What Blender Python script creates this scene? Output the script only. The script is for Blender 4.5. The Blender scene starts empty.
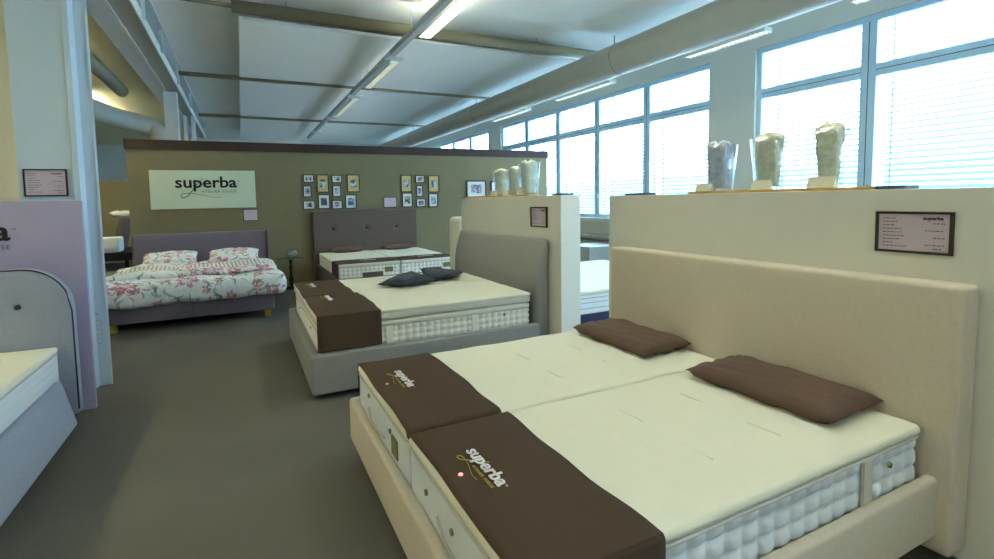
import bpy, bmesh, math, random
from mathutils import Vector, Matrix
random.seed(4)
sc = bpy.context.scene
COL = sc.collection
# ---------------------------------------------------------------- camera, world, exposure
def rotated_camera():
    yaw, pit, rol = .4361, .0683, -.01976
    fw = Vector((math.sin(yaw)*math.cos(pit), math.cos(yaw)*math.cos(pit), -math.sin(pit)))
    r0 = Vector((math.cos(yaw), -math.sin(yaw), 0)); u0 = r0.cross(fw)
    rt = r0*math.cos(rol)+u0*math.sin(rol); up = -r0*math.sin(rol)+u0*math.cos(rol)
    cam = bpy.data.cameras.new('camera'); o = bpy.data.objects.new('camera', cam); COL.objects.link(o)
    m = Matrix((rt, up, -fw)).transposed().to_4x4(); m.translation = (0, 0, 1.6)
    o.matrix_world = m
    cam.sensor_width = 36; cam.lens = 482.1*36/994
    cam.shift_x = (497-467.3)/994; cam.shift_y = (233.0-279.5)/994
    cam.clip_start = .05; cam.clip_end = 300
    sc.camera = o
rotated_camera()
W = bpy.data.worlds.new('daylight'); sc.world = W; W.use_nodes = True
wn = W.node_tree; bgn = wn.nodes['Background']
bgn.inputs[0].default_value = (.60, .83, 1.0, 1); bgn.inputs[1].default_value = 4.2
sc.view_settings.view_transform = 'Standard'; sc.view_settings.look = 'None'
sc.view_settings.exposure = 1.55; sc.view_settings.gamma = 1.0
sc.view_settings.use_curve_mapping = False
sc.cycles.max_bounces = 8; sc.cycles.diffuse_bounces = 5; sc.cycles.sample_clamp_indirect = 6
LAMP = 5.5      # strength of the fluorescent diffusers
sun = bpy.data.lights.new('sun', 'SUN'); sun.energy = 38.0; sun.angle = math.radians(1); sun.color = (.86, .94, 1.)
so = bpy.data.objects.new('sun', sun); COL.objects.link(so); so.rotation_euler = (0, math.radians(-42), math.radians(12))
def portal(y0, y1):
    l = bpy.data.lights.new('window_portal', 'AREA'); l.shape = 'RECTANGLE'; l.size = y1-y0; l.size_y = 2.8
    l.cycles.is_portal = True
    o = bpy.data.objects.new('window_portal', l); COL.objects.link(o)
    o.location = (7.95, (y0+y1)/2, 2.5); o.rotation_euler = (math.pi/2, 0, math.pi/2)
for a, b in ((-3.9, 5.2), (6.03, 13.7), (14.5, 22.2)): portal(a, b)

# ---------------------------------------------------------------- node helpers and materials
def lin(c):
    return tuple((v/255/12.92 if v/255 <= .04045 else ((v/255+.055)/1.055)**2.4) for v in c)+(1,)
class NT:
    def __init__(s, m):
        m.use_nodes = True; s.t = m.node_tree; s.n = s.t.nodes; s.bsdf = s.n['Principled BSDF']
    def new(s, k, **kw):
        n = s.n.new(k)
        for a, b in kw.items(): setattr(n, a, b)
        return n
    def link(s, a, b): s.t.links.new(a, b)
    def put(s, v, sock):
        if isinstance(v, (int, float)): sock.default_value = v
        elif isinstance(v, tuple): sock.default_value = v
        else: s.link(v, sock)
    def m(s, op, a, b=0., c=0.):
        n = s.new('ShaderNodeMath', operation=op)
        s.put(a, n.inputs[0]); s.put(b, n.inputs[1]); s.put(c, n.inputs[2]); return n.outputs[0]
    def mix(s, f, a, b):
        n = s.new('ShaderNodeMix', data_type='RGBA')
        s.put(f, n.inputs[0]); s.put(a, n.inputs[6]); s.put(b, n.inputs[7]); return n.outputs[2]
def mat(name, rgb, rough=.8, var=.06, scale=30, bump=0., bscale=None, metal=0., spec=.3, sheen=0., stretch=None):
    """plain surface with a little procedural mottling and bump"""
    m = bpy.data.materials.new(name); t = NT(m); c = lin(rgb)
    tc = t.new('ShaderNodeTexCoord'); mp = t.new('ShaderNodeMapping'); t.link(tc.outputs['Object'], mp.inputs[0])
    if stretch: mp.inputs['Scale'].default_value = stretch
    nz = t.new('ShaderNodeTexNoise'); nz.inputs['Scale'].default_value = scale; nz.inputs['Detail'].default_value = 4
    t.link(mp.outputs[0], nz.inputs[0])
    d = tuple(v*(1-var*2) for v in c[:3])+(1,); l = tuple(min(1, v*(1+var*2)) for v in c[:3])+(1,)
    t.link(t.mix(nz.outputs[0], d, l), t.bsdf.inputs['Base Color'])
    t.bsdf.inputs['Roughness'].default_value = rough; t.bsdf.inputs['Metallic'].default_value = metal
    t.bsdf.inputs['Specular IOR Level'].default_value = spec
    if sheen: t.bsdf.inputs['Sheen Weight'].default_value = sheen
    if bump:
        n2 = t.new('ShaderNodeTexNoise'); n2.inputs['Scale'].default_value = bscale or scale*4; n2.inputs['Detail'].default_value = 3
        t.link(mp.outputs[0], n2.inputs[0])
        bp = t.new('ShaderNodeBump'); bp.inputs['Strength'].default_value = bump; bp.inputs['Distance'].default_value = .01
        t.link(n2.outputs[0], bp.inputs['Height']); t.link(bp.outputs[0], t.bsdf.inputs['Normal'])
    return m
def emit(name, rgb, s):
    m = bpy.data.materials.new(name); t = NT(m)
    t.bsdf.inputs['Base Color'].default_value = (.8, .8, .8, 1)
    t.bsdf.inputs['Emission Color'].default_value = rgb+(1,); t.bsdf.inputs['Emission Strength'].default_value = s
    return m
def glass(name, tint=(1, 1, 1), rough=0., thin=True, edge=.35, base=.03):
    m = bpy.data.materials.new(name); t = NT(m)
    if thin:      # a pane: mostly clear with a fresnel reflection
        t.n.remove(t.bsdf); out = t.n['Material Output']
        a = t.new('ShaderNodeBsdfTransparent'); a.inputs[0].default_value = tint+(1,)
        g = t.new('ShaderNodeBsdfGlossy'); g.inputs['Roughness'].default_value = .02
        lw = t.new('ShaderNodeLayerWeight'); lw.inputs[0].default_value = .5
        mx = t.new('ShaderNodeMixShader'); t.link(t.m('ADD', t.m('MULTIPLY', t.m('POWER', lw.outputs['Facing'], 5.), edge), base), mx.inputs[0]); t.link(a.outputs[0], mx.inputs[1]); t.link(g.outputs[0], mx.inputs[2])
        t.link(mx.outputs[0], out.inputs[0])
    else:
        t.bsdf.inputs['Base Color'].default_value = tint+(1,); t.bsdf.inputs['Transmission Weight'].default_value = 1
        t.bsdf.inputs['Roughness'].default_value = rough; t.bsdf.inputs['IOR'].default_value = 1.45
    return m
def floral(name, stripes=False):
    """white cotton printed with red-pink blossoms, blue-grey and green leaves; optional woven stripes"""
    m = bpy.data.materials.new(name); t = NT(m)
    tc = t.new('ShaderNodeTexCoord'); sx = t.new('ShaderNodeSeparateXYZ'); t.link(tc.outputs['Object'], sx.inputs[0])
    X, Y, Z = sx.outputs; V = t.m('ADD', Y, Z)
    cb = t.new('ShaderNodeCombineXYZ'); t.link(X, cb.inputs[0]); t.link(V, cb.inputs[1])
    nz = t.new('ShaderNodeTexNoise'); nz.inputs['Scale'].default_value = 9; t.link(cb.outputs[0], nz.inputs[0])
    warp = t.new('ShaderNodeVectorMath', operation='MULTIPLY_ADD'); t.link(nz.outputs[1], warp.inputs[0])
    warp.inputs[1].default_value = (.05, .05, 0); t.link(cb.outputs[0], warp.inputs[2])
    def cells(scale, off, rnd=.7):
        mp = t.new('ShaderNodeMapping'); mp.inputs['Location'].default_value = off; mp.inputs['Scale'].default_value = (scale, scale, scale)
        t.link(warp.outputs[0], mp.inputs[0])
        v = t.new('ShaderNodeTexVoronoi', voronoi_dimensions='2D'); v.inputs['Scale'].default_value = 1; v.inputs['Randomness'].default_value = rnd
        t.link(mp.outputs[0], v.inputs[0])
        d = t.new('ShaderNodeVectorMath', operation='SUBTRACT'); t.link(mp.outputs[0], d.inputs[0]); t.link(v.outputs['Position'], d.inputs[1])
        s = t.new('ShaderNodeSeparateXYZ'); t.link(d.outputs[0], s.inputs[0])
        c = t.new('ShaderNodeSeparateColor'); t.link(v.outputs['Color'], c.inputs[0])
        return v.outputs['Distance'], s.outputs[0], s.outputs[1], c.outputs
    base = lin((236, 240, 242))
    def blossom(prev, scale, off, col, petals, keep, R, inner=.35):
        d, x, y, c = cells(scale, off)
        ang = t.m('ADD', t.m('ARCTAN2', y, x), t.m('MULTIPLY', c[1], 6.))
        lobe = t.m('ABSOLUTE', t.m('SINE', t.m('MULTIPLY', ang, petals/2)))
        rad = t.m('MULTIPLY', t.m('ADD', t.m('MULTIPLY', lobe, .75), .25), R)
        outer = t.m('LESS_THAN', d, rad); hole = t.m('GREATER_THAN', d, t.m('MULTIPLY', rad, inner))
        on = t.m('LESS_THAN', c[0], keep)
        f = t.m('MULTIPLY', t.m('MULTIPLY', outer, on), t.m('ADD', t.m('MULTIPLY', hole, .45), .22))
        return t.mix(f, prev, col)
    def leaf(prev, scale, off, col, keep, w, L):
        d, x, y, c = cells(scale, off, 1.)
        a = t.m('MULTIPLY', c[2], 6.28)
        u = t.m('ADD', t.m('MULTIPLY', x, t.m('COSINE', a)), t.m('MULTIPLY', y, t.m('SINE', a)))
        v = t.m('SUBTRACT', t.m('MULTIPLY', y, t.m('COSINE', a)), t.m('MULTIPLY', x, t.m('SINE', a)))
        v = t.m('SUBTRACT', v, t.m('MULTIPLY', t.m('MULTIPLY', u, u), 1.1))
        q = t.m('ADD', t.m('POWER', t.m('DIVIDE', t.m('ABSOLUTE', u), L), 2.), t.m('POWER', t.m('DIVIDE', t.m('ABSOLUTE', v), w), 2.))
        f = t.m('MULTIPLY', t.m('MULTIPLY', t.m('LESS_THAN', q, 1.), t.m('LESS_THAN', c[0], keep)), .8)
        return t.mix(f, prev, col)
    c = leaf(base, 5.5, (3, 1, 0), lin((150, 190, 180)), .7, .10, .42)
    c = leaf(c, 6.5, (8, 5, 0), lin((95, 125, 150)), .5, .07, .40)
    c = leaf(c, 7.5, (1, 9, 0), lin((130, 165, 110)), .5, .06, .42)
    c = leaf(c, 6, (5, 2, 0), lin((205, 150, 170)), .5, .08, .36)
    c = blossom(c, 3.1, (.3, .4, 0), lin((190, 60, 110)), 6, .5, .46, .5)
    c = blossom(c, 6.5, (2, 7, 0), lin((200, 80, 100)), 5, .25, .40)
    if stripes:
        k = t.new('ShaderNodeTexNoise'); k.noise_dimensions = '1D'; k.inputs['Scale'].default_value = 9; t.link(t.m('ADD', X, 4.), k.inputs['W'])
        rc = t.new('ShaderNodeValToRGB'); e = rc.color_ramp; e.interpolation = 'CONSTANT'
        e.elements[0].color = lin((225, 150, 150)); e.elements[1].position = .42; e.elements[1].color = lin((120, 150, 175))
        for p, q in ((.5, (215, 170, 120)), (.56, (140, 120, 150)), (.62, (150, 180, 160))):
            el = e.elements.new(p); el.color = lin(q)
        t.link(k.outputs[0], rc.inputs[0])
        sn = t.m('SINE', t.m('ADD', t.m('MULTIPLY', X, 120.), t.m('MULTIPLY', Y, 10.)))
        band = t.m('MULTIPLY', t.m('GREATER_THAN', Y, 7.62), t.m('LESS_THAN', Y, 8.12))
        f = t.m('MULTIPLY', t.m('GREATER_THAN', sn, .0), .7)
        c = t.mix(band, c, t.mix(f, base, rc.outputs[0]))
    t.link(c, t.bsdf.inputs['Base Color']); t.bsdf.inputs['Roughness'].default_value = .85
    bn = t.new('ShaderNodeTexNoise'); bn.inputs['Scale'].default_value = 14; t.link(tc.outputs['Object'], bn.inputs[0])
    bp = t.new('ShaderNodeBump'); bp.inputs['Strength'].default_value = .5; bp.inputs['Distance'].default_value = .03
    t.link(bn.outputs[0], bp.inputs['Height']); t.link(bp.outputs[0], t.bsdf.inputs['Normal'])
    return m
def photo_print(name, seed, tone):
    """a small faded art print: soft blotches of blue-grey on paper"""
    m = bpy.data.materials.new(name); t = NT(m)
    tc = t.new('ShaderNodeTexCoord'); mp = t.new('ShaderNodeMapping'); mp.inputs['Location'].default_value = (seed*3.1, seed*1.7, seed)
    t.link(tc.outputs['Object'], mp.inputs[0]); nz = t.new('ShaderNodeTexNoise'); nz.inputs['Scale'].default_value = 16; nz.inputs['Detail'].default_value = 2
    t.link(mp.outputs[0], nz.inputs[0]); rc = t.new('ShaderNodeValToRGB'); e = rc.color_ramp
    e.elements[0].position = .42; e.elements[0].color = lin(tone); e.elements[1].position = .6; e.elements[1].color = lin((190, 200, 205))
    t.link(nz.outputs[0], rc.inputs[0]); t.link(rc.outputs[0], t.bsdf.inputs['Base Color']); t.bsdf.inputs['Roughness'].default_value = .4
    return m
def carpet_mat():
    m = bpy.data.materials.new('carpet'); t = NT(m)
    tc = t.new('ShaderNodeTexCoord')
    a = t.new('ShaderNodeTexNoise'); a.inputs['Scale'].default_value = 160; a.inputs['Detail'].default_value = 3; t.link(tc.outputs['Object'], a.inputs[0])
    b = t.new('ShaderNodeTexNoise'); b.inputs['Scale'].default_value = 1.3; t.link(tc.outputs['Object'], b.inputs[0])
    f = t.m('ADD', t.m('MULTIPLY', a.outputs[0], .7), t.m('MULTIPLY', b.outputs[0], .3))
    t.link(t.mix(f, lin((74, 74, 70)), lin((122, 120, 112))), t.bsdf.inputs['Base Color'])
    t.bsdf.inputs['Roughness'].default_value = .95; t.bsdf.inputs['Specular IOR Level'].default_value = .15
    bp = t.new('ShaderNodeBump'); bp.inputs['Strength'].default_value = .5; bp.inputs['Distance'].default_value = .006
    t.link(a.outputs[0], bp.inputs['Height']); t.link(bp.outputs[0], t.bsdf.inputs['Normal'])
    return m

M = dict(
 white=mat('painted_white', (226, 226, 214), .7, .02, 3),
 wallwhite=mat('wall_paint', (218, 218, 208), .8, .02, 2),
 part=mat('partition_paint', (222, 221, 210), .75, .02, 2, .05, 60),
 olive=mat('olive_fabric_wall', (124, 117, 90), .9, .04, 4, .25, 220),
 band=mat('dark_brown_trim', (58, 42, 36), .6, .05, 20),
 ceil=mat('ceiling_paint', (244, 245, 240), .85, .03, 1.2),
 soffit=mat('soffit_paint', (238, 230, 190), .85, .03, 1.2),
 baffle=mat('acoustic_panel', (246, 246, 240), .9, .01, 2, .1, 90),
 steel=mat('painted_steel', (214, 220, 222), .5, .04, 6),
 galv=mat('grey_channel', (176, 181, 179), .45, .05, 12, metal=.2),
 pipe=mat('olive_grey_pipe', (140, 132, 106), .5, .05, 8),
 duct=mat('duct_paint', (190, 188, 176), .45, .03, 5),
 seam=mat('duct_seam', (110, 112, 108), .5),
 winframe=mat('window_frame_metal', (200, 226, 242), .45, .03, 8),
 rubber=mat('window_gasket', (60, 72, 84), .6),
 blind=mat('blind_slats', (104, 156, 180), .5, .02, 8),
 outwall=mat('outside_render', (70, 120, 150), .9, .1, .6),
 outground=mat('outside_ground', (242, 242, 238), .9, .1, .3),
 carpet=carpet_mat(),
 cream=mat('cream_linen', (208, 199, 182), .9, .05, 60, .35, 420),
 grey=mat('grey_linen', (142, 143, 142), .9, .09, 90, .4, 420),
 taupe=mat('taupe_fabric', (98, 86, 80), .9, .07, 70, .35, 380),
 mauve=mat('mauve_grey_fabric', (116, 108, 120), .9, .06, 70, .3, 380),
 blueg=mat('blue_grey_fabric', (150, 158, 176), .9, .06, 70, .3, 380),
 piping=mat('dark_piping', (48, 50, 60), .7),
 top=mat('mattress_top_knit', (228, 227, 210), .9, .015, 12, .3, 260),
 side=mat('mattress_border_knit', (218, 226, 232), .85, .02, 30, .3, 300),
 toppers=mat('topper_border_knit', (205, 203, 190), .85, .02, 30, .3, 300),
 tape=mat('grey_binding_tape', (186, 186, 180), .8, .03, 40),
 brown=mat('brown_throw_cloth', (74, 59, 46), .9, .06, 50, .35, 500),
 pillow=mat('brown_cushion_cloth', (98, 78, 68), .85, .05, 30, .3, 320),
 sidewarm=mat('mattress_border_ivory', (236, 235, 224), .85, .02, 30, .3, 300),
 navy=mat('dark_blue_base', (38, 46, 78), .8, .05, 40),
 charcoal=mat('charcoal_satin', (62, 70, 82), .55, .06, 20, .2, 60),
 black=mat('black_plinth', (20, 20, 22), .6, .03, 20),
 whitethread=mat('white_lettering', (232, 226, 236), .7),
 goldthread=mat('yellow_green_lettering', (176, 168, 60), .7),
 redspot=emit('red_light_spot', (1., .06, .09), .7),  # spot of red light on the cloth, its glow put in as emission
 pinkdot=mat('pink_dot', (225, 150, 150), .5),
 inkdark=mat('dark_lettering', (34, 30, 26), .6),
 inkgrey=mat('grey_lettering', (110, 104, 108), .7),
 signboard=mat('pale_sign_board', (196, 208, 186), .6, .02, 3),
 purple=mat('lilac_board', (166, 160, 190), .7, .03, 3),
 lilac=mat('lilac_price_card', (196, 182, 196), .6, .02, 6),
 frame=mat('dark_frame_wood', (52, 42, 30), .4, .1, 30),
 matbeige=mat('beige_mount_card', (196, 178, 122), .8, .02, 10),
 matwhite=mat('white_mount_card', (214, 218, 214), .8, .02, 10),
 oak=mat('light_oak', (190, 150, 70), .55, .12, 8, stretch=(1, 12, 12)),
 yellowleg=mat('yellow_wood_leg', (196, 160, 60), .55, .1, 10),
 stuffing=mat('beige_horsehair_fill', (242, 230, 200), 1., .12, 24, .9, 40),
 stuffgrey=mat('grey_fibre_fill', (205, 208, 220), 1., .12, 24, .9, 40),
 stuffpale=mat('pale_wool_fill', (246, 238, 214), 1., .1, 24, .9, 40),
 card=mat('white_card', (222, 218, 196), .7),
 tagolive=mat('olive_label', (120, 124, 80), .7, .1, 60),
 button=mat('grey_vent_button', (120, 124, 110), .5),
 chrome=mat('dull_metal', (150, 150, 150), .35, metal=.8),
 red_leather=None,
 floral=floral('floral_cotton'), floralstripe=floral('floral_cotton_striped', True),
 pane=glass('window_glass', (.92, .97, 1.)), vase=glass('clear_vase_glass', (.93, .97, 1.), 0., True, .85, .09),
 tglass=glass('table_glass', (.7, .82, .76), .0, True, .6, .2),
 lamp=emit('fluorescent_diffuser', (.98, 1., .80), LAMP),
)
M.pop('red_leather')
# ---------------------------------------------------------------- mesh helpers
def obj(name, bm, m, parent=None, smooth=False, loc=None):
    me = bpy.data.meshes.new(name); bm.normal_update(); bm.to_mesh(me); bm.free()
    if isinstance(m, str): m = M[m]
    me.materials.append(m)
    if smooth:
        for p in me.polygons: p.use_smooth = True
    o = bpy.data.objects.new(name, me); COL.objects.link(o)
    if parent is not None:
        o.parent = parent; o.location = (-parent.location if parent.rotation_euler[2] == 0 else Vector((0, 0, 0)))
        if parent.parent is not None: o.location = (0, 0, 0)
    if loc is not None: o.location = loc
    return o
def thing(name, label, cat, loc=(0, 0, 0), group=None):
    o = bpy.data.objects.new(name, None); COL.objects.link(o); o.location = loc; o.empty_display_size = .1
    o['label'] = label; o['category'] = cat
    if group: o['group'] = group
    return o
def tag(o, label, cat, group=None):
    o['label'] = label; o['category'] = cat
    if group: o['group'] = group
    return o
def struct(name, bm, m, parent=None, smooth=False):
    o = obj(name, bm, m, parent, smooth)
    if parent is None: o['kind'] = 'structure'
    return o
def box(bm, x0, x1, y0, y1, z0, z1):
    v = [bm.verts.new((x, y, z)) for x in (x0, x1) for y in (y0, y1) for z in (z0, z1)]
    for f in ((0, 1, 3, 2), (4, 6, 7, 5), (0, 4, 5, 1), (2, 3, 7, 6), (0, 2, 6, 4), (1, 5, 7, 3)): bm.faces.new([v[i] for i in f])
    return v
def B(*bs):
    bm = bmesh.new()
    for b in bs: box(bm, *b)
    return bm
def bevel(bm, w, seg=2):
    bmesh.ops.bevel(bm, geom=bm.edges[:], offset=w, segments=seg, profile=.5, affect='EDGES', clamp_overlap=True); return bm
def BB(w, *bs):
    bm = bmesh.new()
    for b in bs:
        t = bmesh.new(); box(t, *b); bevel(t, w); me = bpy.data.meshes.new('tmp'); t.to_mesh(me); t.free(); bm.from_mesh(me); bpy.data.meshes.remove(me)
    return bm
def axis(a, b, r, step):
    e = [a, a+r*.08, a+r*.3, a+r*.62, a+r]; n = max(1, round((b-a-2*r)/step))
    mid = [a+r+(b-a-2*r)*i/n for i in range(1, n)]
    return e+mid+[b-(q-a) for q in reversed(e)]
def rbox(lo, hi, r, step=.1, disp=None, shape=None, bm=None):
    """box with rounded edges on a grid; disp(p, n) pushes a point along its normal, shape(p) moves it"""
    bm = bm or bmesh.new(); A = [axis(lo[i], hi[i], r, step if isinstance(step, (int, float)) else step[i]) for i in range(3)]; V = {}
    def vert(p):
        k = tuple(round(c, 5) for c in p)
        if k not in V:
            q = Vector([min(max(p[i], lo[i]+r), hi[i]-r) for i in range(3)]); d = Vector(p)-q
            n = d.normalized() if d.length > 1e-9 else Vector((0, 0, 1)); P = q+n*r
            if disp: P = P+n*disp(P, n)
            if shape: P = Vector(shape(P))
            V[k] = bm.verts.new(P)
        return V[k]
    for ax in range(3):
        u, w = [i for i in range(3) if i != ax]
        for side, c in ((0, lo[ax]), (1, hi[ax])):
            for i in range(len(A[u])-1):
                for j in range(len(A[w])-1):
                    q = []
                    for a, b in ((i, j), (i+1, j), (i+1, j+1), (i, j+1)):
                        p = [0, 0, 0]; p[ax] = c; p[u] = A[u][a]; p[w] = A[w][b]; q.append(vert(p))
                    if (side == 0) != (ax == 1): q.reverse()
                    bm.faces.new(q)
    return bm
def tube(bm, pts, r, n=8, closed=False):
    pts = [Vector(p) for p in pts]; N = len(pts); rings = []
    for i, p in enumerate(pts):
        a = pts[(i-1) % N] if (closed or i > 0) else p; b = pts[(i+1) % N] if (closed or i < N-1) else p
        t = (b-a).normalized(); ref = Vector((0, 0, 1)) if abs(t.z) < .9 else Vector((1, 0, 0))
        s = t.cross(ref).normalized(); u = s.cross(t); rr = r[i] if isinstance(r, (list, tuple)) else r
        rings.append([bm.verts.new(p+(s*math.cos(k*2*math.pi/n)+u*math.sin(k*2*math.pi/n))*rr) for k in range(n)])
    for i in range(N if closed else N-1):
        a, b = rings[i], rings[(i+1) % N]
        for k in range(n): bm.faces.new((a[k], a[(k+1) % n], b[(k+1) % n], b[k]))
    if not closed: bm.faces.new(rings[0][::-1]); bm.faces.new(rings[-1])
    return bm
def lathe(bm, prof, c, n=20, sq=None):
    rings = []
    for r, z in prof:
        rings.append([bm.verts.new((c[0]+r*math.cos(k*2*math.pi/n), c[1]+r*math.sin(k*2*math.pi/n), c[2]+z)) for k in range(n)])
    for a, b in zip(rings, rings[1:]):
        for k in range(n): bm.faces.new((a[k], a[(k+1) % n], b[(k+1) % n], b[k]))
    bm.faces.new(rings[0][::-1]); bm.faces.new(rings[-1]); return bm
def nz(x, y, z=0, s=1.):
    return (math.sin(x*5.1*s+y*3.3*s+1.3)+math.sin(x*2.7*s-y*6.1*s+z*4.*s+.4)+math.sin(y*9.7*s+x*8.3*s-z*7*s+2.1)*.6)/2.6
def spline(pts, n=8):
    out = []; P = [Vector(p) for p in pts]; P = [P[0]]+P+[P[-1]]
    for i in range(1, len(P)-2):
        for k in range(n):
            t = k/n; a, b, c, d = P[i-1:i+3]
            out.append(.5*((2*b)+(c-a)*t+(2*a-5*b+4*c-d)*t*t+(-a+3*b-3*c+d)*t**3))
    return out+[P[-2]]
# lettering: a text turned into a mesh of letters, its left baseline end at the origin of frame (u, v, n)
def letters(name, txt, width, m, parent, org, u, v, bold=0., depth=.002, gap=1.):
    cu = bpy.data.curves.new(name, 'FONT'); cu.body = txt; cu.size = 1; cu.offset = bold; cu.extrude = 0; cu.space_character = gap; cu.resolution_u = 3
    t = bpy.data.objects.new('tmp', cu); COL.objects.link(t); bpy.context.view_layer.update()
    me = bpy.data.meshes.new_from_object(t.evaluated_get(bpy.context.evaluated_depsgraph_get()))
    bpy.data.objects.remove(t); bpy.data.curves.remove(cu)
    xs = [q.co.x for q in me.vertices]; x0, x1 = min(xs), max(xs); s = width/(x1-x0)
    u = Vector(u).normalized(); v = Vector(v).normalized(); n = u.cross(v); O = Vector(org)
    bm = bmesh.new(); bm.from_mesh(me); bpy.data.meshes.remove(me)
    for q in bm.verts: q.co = O+u*((q.co.x-x0)*s)+v*(q.co.y*s*.9)+n*depth*.2
    r = bmesh.ops.extrude_face_region(bm, geom=bm.faces[:])
    for g in r['geom']:
        if isinstance(g, bmesh.types.BMVert): g.co += n*depth*.8
    return obj(name, bm, m, parent)
FL = [(.435, .167), (.36, .08), (.30, 0.), (.205, -.13), (.16, -.17), (.11, -.185), (.08, -.16), (.09, -.125), (.16, -.105), (.31, -.115), (.46, -.15), (.60, -.185), (.74, -.18)]
def logo(parent, org, u, v, width, cmain, csub, depth=.002, flw=.008):
    u = Vector(u); v = Vector(v); n = u.cross(v); O = Vector(org)
    letters('lettering', 'superba', width, cmain, parent, O, u, v, .022, depth, 1.0)
    letters('small_lettering', 'ATELIER SUISSE', width*.58, csub, parent, O+u*width*.41-v*width*.095, u, v, .006, depth, 1.25)
    letters('trademark', 'TM', width*.035, cmain, parent, O+u*width*1.01+v*width*.1, u, v, 0, depth)
    bm = bmesh.new(); pts = [O+u*width*a+v*width*b+n*depth*.5 for a, b in FL]; pts = spline(pts, 6)
    tube(bm, pts, [width*flw*(.5+.5*math.sin(math.pi*min(1, .15+i/len(pts)))) for i in range(len(pts))], 6)
    return obj('flourish', bm, csub if csub != 'inkgrey' else cmain, parent)

# ================================================================= the room
XL, XR, Y0, Y1, ZC = -9., 7.6, -4., 24., 4.45
struct('floor', B((XL-.2, XR+.3, Y0-.2, Y1+.2, -.1, 0)), 'carpet')
struct('ceiling', B((XL-.2, XR+.3, Y0-.2, Y1+.2, ZC, ZC+.15)), 'ceil')
struct('wall_left', B((XL-.2, XL, Y0-.2, Y1+.2, 0, ZC)), 'wallwhite')
struct('wall_front', B((XL-.2, XR+.3, Y0-.2, Y0, 0, ZC)), 'wallwhite')
struct('wall_back', B((XL-.2, XR+.3, Y1, Y1+.2, 0, ZC)), 'wallwhite')
ZS, ZH, ZT = 1.12, 3.93, 3.21
wins = [(-3.99, 5.2, [-2.46, -.93, .6, 2.13, 3.67]), (6.03, 13.66, [7.57, 9.11, 10.66, 12.2]), (14.5, 22.14, [16.03, 17.56, 19.09, 20.62])]
wb = [(XR, XR+.25, Y0, Y1, 0, ZS), (XR, XR+.25, Y0, Y1, ZH, ZC), (XR, XR+.25, 5.2, 6.03, ZS, ZH), (XR, XR+.25, 13.66, 14.5, ZS, ZH), (XR, XR+.25, 22.14, Y1, ZS, ZH)]
struct('wall_right', B(*wb), 'wallwhite')
struct('sill', B((7.47, XR+.02, Y0, 5.3, 1.03, ZS), (7.47, XR+.02, 5.93, 13.76, 1.03, ZS), (7.47, XR+.02, 14.4, Y1, 1.03, ZS)), 'white')['kind'] = 'structure'
for i, (a, b, mull) in enumerate(wins, 1):
    bs = []; x0, x1 = 7.66, 7.74
    bs += [(x0, x1, a, b, ZS, ZS+.09), (x0, x1, a, b, ZH-.08, ZH), (x0, x1, a, a+.07, ZS+.09, ZH-.08), (x0, x1, b-.07, b, ZS+.09, ZH-.08)]
    for q in mull: bs.append((x0, x1, q-.09, q+.09, ZS+.09, ZH-.08))
    ed = [a+.07]+[w for q in mull for w in (q-.09, q+.09)]+[b-.07]
    for c, d in zip(ed[::2], ed[1::2]): bs.append((x0, x1, c, d, ZT-.08, ZT+.08))
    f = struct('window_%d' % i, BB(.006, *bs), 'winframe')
    gk = []
    for q in mull: gk.append((x0-.004, x0+.004, q-.004, q+.004, ZS+.09, ZH-.08))
    for c, d in zip(ed[::2], ed[1::2]): gk.append((x0-.004, x0+.004, c, d, ZT-.004, ZT+.004))
    obj('gasket', B(*gk), 'rubber', f)
    pb = bmesh.new(); pb.faces.new([pb.verts.new(p) for p in ((7.7, a+.05, ZS+.05), (7.7, a+.05, ZH-.05), (7.7, b-.05, ZH-.05), (7.7, b-.05, ZS+.05))])
    obj('window_pane', pb, 'pane', f)
    hd = bmesh.new()
    for q in mull:
        box(hd, x0-.03, x0, q-.06, q-.03, 1.55, 1.7)
    obj('window_handle', hd, 'galv', f)
    # outside venetian blind: one mesh of slats per opening
    for c, d in zip([a]+mull, mull+[b]):
        s = bmesh.new(); z = ZS+.05
        while z < ZH+.02:
            y0, y1 = c+.05, d-.05
            v = [s.verts.new(p) for p in ((7.99, y0, z), (7.99, y1, z), (8.055, y1, z+.034), (8.055, y0, z+.034), (7.99, y0, z+.003), (7.99, y1, z+.003), (8.055, y1, z+.037), (8.055, y0, z+.037))]
            for k in ((0, 3, 2, 1), (4, 5, 6, 7), (0, 1, 5, 4), (2, 3, 7, 6), (0, 4, 7, 3), (1, 2, 6, 5)): s.faces.new([v[w] for w in k])
            z += .078
        for yy in (c+.12, d-.12): box(s, 8.015, 8.03, yy-.006, yy+.006, ZS+.02, ZH+.1)
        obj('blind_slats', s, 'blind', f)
# outside: yard and a pale building across it
struct('ground', B((8.2, 60, -40, 70, -3.2, -3)), 'outground')
bo = bmesh.new(); box(bo, 30, 34, -10, 60, -3, 3.1)
struct('facade', bo, 'outwall')['kind'] = 'structure'

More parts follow.
